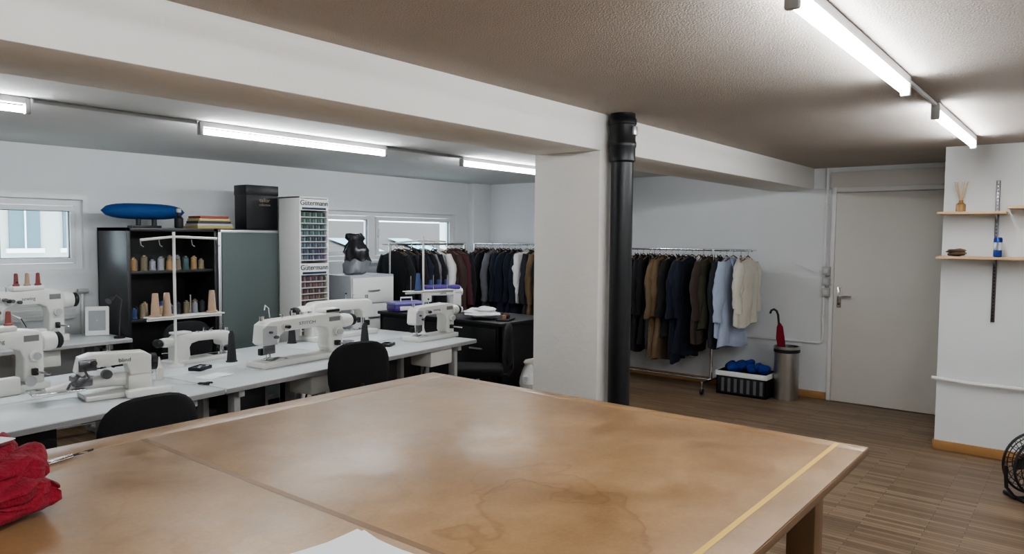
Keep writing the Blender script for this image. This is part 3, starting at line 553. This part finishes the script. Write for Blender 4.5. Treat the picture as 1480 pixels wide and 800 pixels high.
b.tube([(-.07,.06,.7),(-.08,.07,.82),(-.085,.085,.86),(-.09,.11,.875),(-.09,.135,.86),(-.09,.145,.83)],.011,BLACK,10); b.done((7.33,2.335,.022))
# ------------------------------------------------------------------ shelves on partition
b=B('wall_shelf'); 
b.box((XP-.012,.535,1.0),(XP,.56,2.03),DSTEEL,.002)
for k in range(40): b.box((XP-.0135,.544,1.02+k*.025),(XP-.011,.551,1.03+k*.025),BLACK)
for z,y0,y1 in ((1.785,.48,.90),(1.46,.10,.90)):
    b.box((XP-.20,y0,z),(XP-.012,y1,z+.018),SHW,.002); b.prism([(XP-.17,z),(XP-.012,z),(XP-.012,z-.05)],.545,.55,ALU)
b.box((XP-.2,-.2,1.82),(XP-.012,.475,1.838),SHW,.002); b.done()
b=B('reed_diffuser'); b.lathe([(.026,0),(.032,.005),(.032,.055),(.014,.07),(.014,.085)],(0,0,0),mat('amber_glass',(.35,.2,.08),.2),16)
for i in range(7): a=i*.9; b.cyl((0,0,.05),(.035*math.cos(a),.045*math.sin(a),.22),.0028,SHW,5)
b.done((XP-.1,.765,1.803))
b=B('drink_can'); b.lathe([(.022,0),(.027,.006),(.027,.13),(.022,.14),(.019,.14)],(0,0,0),mat('can_blue',(.02,.05,.25),.3,.5),20); b.lathe([(.0275,.05),(.0277,.055),(.0277,.10),(.0275,.105)],(0,0,0),CHROME,20); b.done((XP-.12,.525,1.478))
b=B('leather_scraps'); 
for i in range(4): b.sph((0,random.uniform(-.05,.05),.014+i*.010),(.04,.06,.012),C_TAN if i%2 else C_BRN,12,n=.02,ns=30)
b.done((XP-.1,.77,1.478))
# fan
b=B('floor_fan'); cz=.215; R0=.19
def circ(r,y,n=40): return [(r*math.cos(2*math.pi*k/n),y,cz+r*math.sin(2*math.pi*k/n)) for k in range(n)]
for y in (-.05,.05): b.tube(circ(R0,y),.008,BLACK,6,closed=True); b.tube(circ(R0*.6,y*1.5),.003,BLACK,5,closed=True); b.tube(circ(R0*.82,y*1.25),.003,BLACK,5,closed=True); b.tube(circ(.05,y*1.6),.005,BLACK,5,closed=True)
for k in range(30):
    a=2*math.pi*k/30; c_,s_=math.cos(a),math.sin(a)
    for sg in (-1,1): b.tube([(.04*c_,sg*.08,cz+.04*s_),(R0*.6*c_,sg*.075,cz+R0*.6*s_),(R0*c_,sg*.05,cz+R0*s_)],.0025,BLACK,4)
    b.tube([(R0*c_,-.05,cz+R0*s_),(R0*c_,.05,cz+R0*s_)],.002,BLACK,4)
b.cyl((0,-.09,cz),(0,.11,cz),.045,BLACK,18)
for k in range(4):
    M=Matrix.Translation((0,0,cz))@Matrix.Rotation(k*math.pi/2,4,'Y'); b.raw([(.03,-.02,-.02),(.16,-.03,-.05),(.165,.0,.03),(.03,.02,.03)],[[0,1,2,3]],DSTEEL,M)
b.tube([(-.21,0,cz),(-.2,0,.08),(-.14,0,.012),(.14,0,.012),(.2,0,.08),(.21,0,cz)],.011,BLACK,8)
for x in (-.13,.13): b.tube([(x,-.11,.012),(x,.11,.012)],.012,BLACK,8)
b.done((5.48,.20,0),math.radians(-50))
# ------------------------------------------------------------------ louvred convector under the window
b=B('radiator'); b.box((1.2,6.49,.90),(2.40,6.528,1.14),WHITE,.006)
for i in range(5): b.box((1.21,6.484,.925+i*.045),(2.39,6.492,.945+i*.045),WHITE,.003)
b.cyl((2.46,6.505,.0),(2.46,6.505,1.12),.012,WHITE,10); b.cyl((2.42,6.49,1.12),(2.50,6.49,1.12),.02,MGRY,12)
b.box((1.3,6.50,.0),(1.34,6.528,.92),WHITE); b.done()
# ------------------------------------------------------------------ things on the cutting table
b=B('folded_red_garment'); b.T=Matrix.Diagonal((.84,.84,.80,1))
for i,(dx,dy,w,d,t,a) in enumerate([(0,0,.235,.21,.034,.1),(.01,.01,.23,.205,.034,-.12),(-.02,.02,.22,.20,.032,.2),(.0,.02,.20,.18,.03,0),(-.02,.03,.17,.15,.03,.4)]):
    M=Tm(dx,dy,.032+i*.034,a); bm=bmesh.new(); bmesh.ops.create_cube(bm,size=1)
    bmesh.ops.subdivide_edges(bm,edges=list(bm.edges),cuts=24,use_grid_fill=True)
    for v in bm.verts:
        x,y,z=v.co; X2,Y2=2*x,2*y; m_=max(abs(X2),abs(Y2)); q=(abs(X2)**3+abs(Y2)**3)**(1/3)
        if q>.001: x*=m_/q; y*=m_/q
        pr=math.sqrt(max(0,1-min(1,m_)**6)); z_=(z*2)*t*(.3+.7*pr)
        p_=Vector((x*2*w,y*2*d,z_)); nn_=noise.noise(p_*7+Vector((i*5,0,0))); n2_=noise.noise(p_*20+Vector((0,i*3,0)))
        wr=.008*math.sin(p_.x*34+p_.y*20+7*nn_)*m_
        v.co=p_+Vector((nn_*.05,n2_*.03,(.035*nn_+.016*n2_+wr if z>0 else .004*nn_+wr*.4)))
    b.bm(bm,RED,M)
b.box((-.0,-.1,.215),(.10,-.02,.218),PAPER,0,Tm(rz=.3)); b.done((.515,2.125,.912),.15,smooth=80)
b=B('thread_snips'); b.box((-.06,-.006,0),(.02,.006,.006),CHROME,.002); b.box((-.06,-.006,.006),(.02,.006,.012),CHROME,.002,Tm(rz=.08)); b.tube([(.02,0,.006),(.06,.012,.006),(.09,0,.006),(.06,-.012,.006)],.004,BLACK,6,closed=True); b.done((.87,2.45,.901),.3)
b=B('paper_sheets')
for i,(a,dx,dy) in enumerate([(.0,0,0),(.10,.01,.0),(-.12,-.02,.01),(.05,0,-.01)]):
    M=Tm(dx,dy,.0012*i,a); vs=[];fs=[];n=10
    for yy in range(n+1):
        for xx in range(n+1):
            x=-.15+.3*xx/n; y=-.21+.42*yy/n; vs.append((x,y,.001+.010*max(0,(yy/n-.6))**2*2*i+.004*max(0,x*5)**2*i/2))
    for yy in range(n):
        for xx in range(n): k=yy*(n+1)+xx; fs.append([k,k+1,k+n+2,k+n+1])
    b.raw(vs,fs,PAPER,M)
b.done((.925,1.105,.901),-.03)
# ------------------------------------------------------------------ world, camera
w=bpy.data.worlds.new('w'); bpy.context.scene.world=w; w.use_nodes=True; bg=w.node_tree.nodes['Background']; bg.inputs[0].default_value=(.82,.91,1,1); bg.inputs[1].default_value=4.5
yaw,pit,rol=[math.radians(a) for a in (38.585,3.218,.456)]
fw=Vector((math.cos(yaw),math.sin(yaw),0)); rt=Vector((math.sin(yaw),-math.cos(yaw),0)); up=Vector((0,0,1))
f2=fw*math.cos(pit)-up*math.sin(pit); u2=up*math.cos(pit)+fw*math.sin(pit)
r3=rt*math.cos(rol)+u2*math.sin(rol); u3=u2*math.cos(rol)-rt*math.sin(rol)
cd=bpy.data.cameras.new('camera'); cd.sensor_width=36; cd.lens=1049.27/1480*36; cd.clip_start=.02
co=bpy.data.objects.new('camera',cd); bpy.context.collection.objects.link(co)
Mx=Matrix((r3,u3,-f2)).transposed().to_4x4(); Mx.translation=(0,0,H); co.matrix_world=Mx
bpy.context.scene.camera=co
vs=bpy.context.scene.view_settings
try: vs.view_transform='AgX'; vs.look='AgX - Medium High Contrast'
except Exception as e: print(e)
vs.exposure=.42
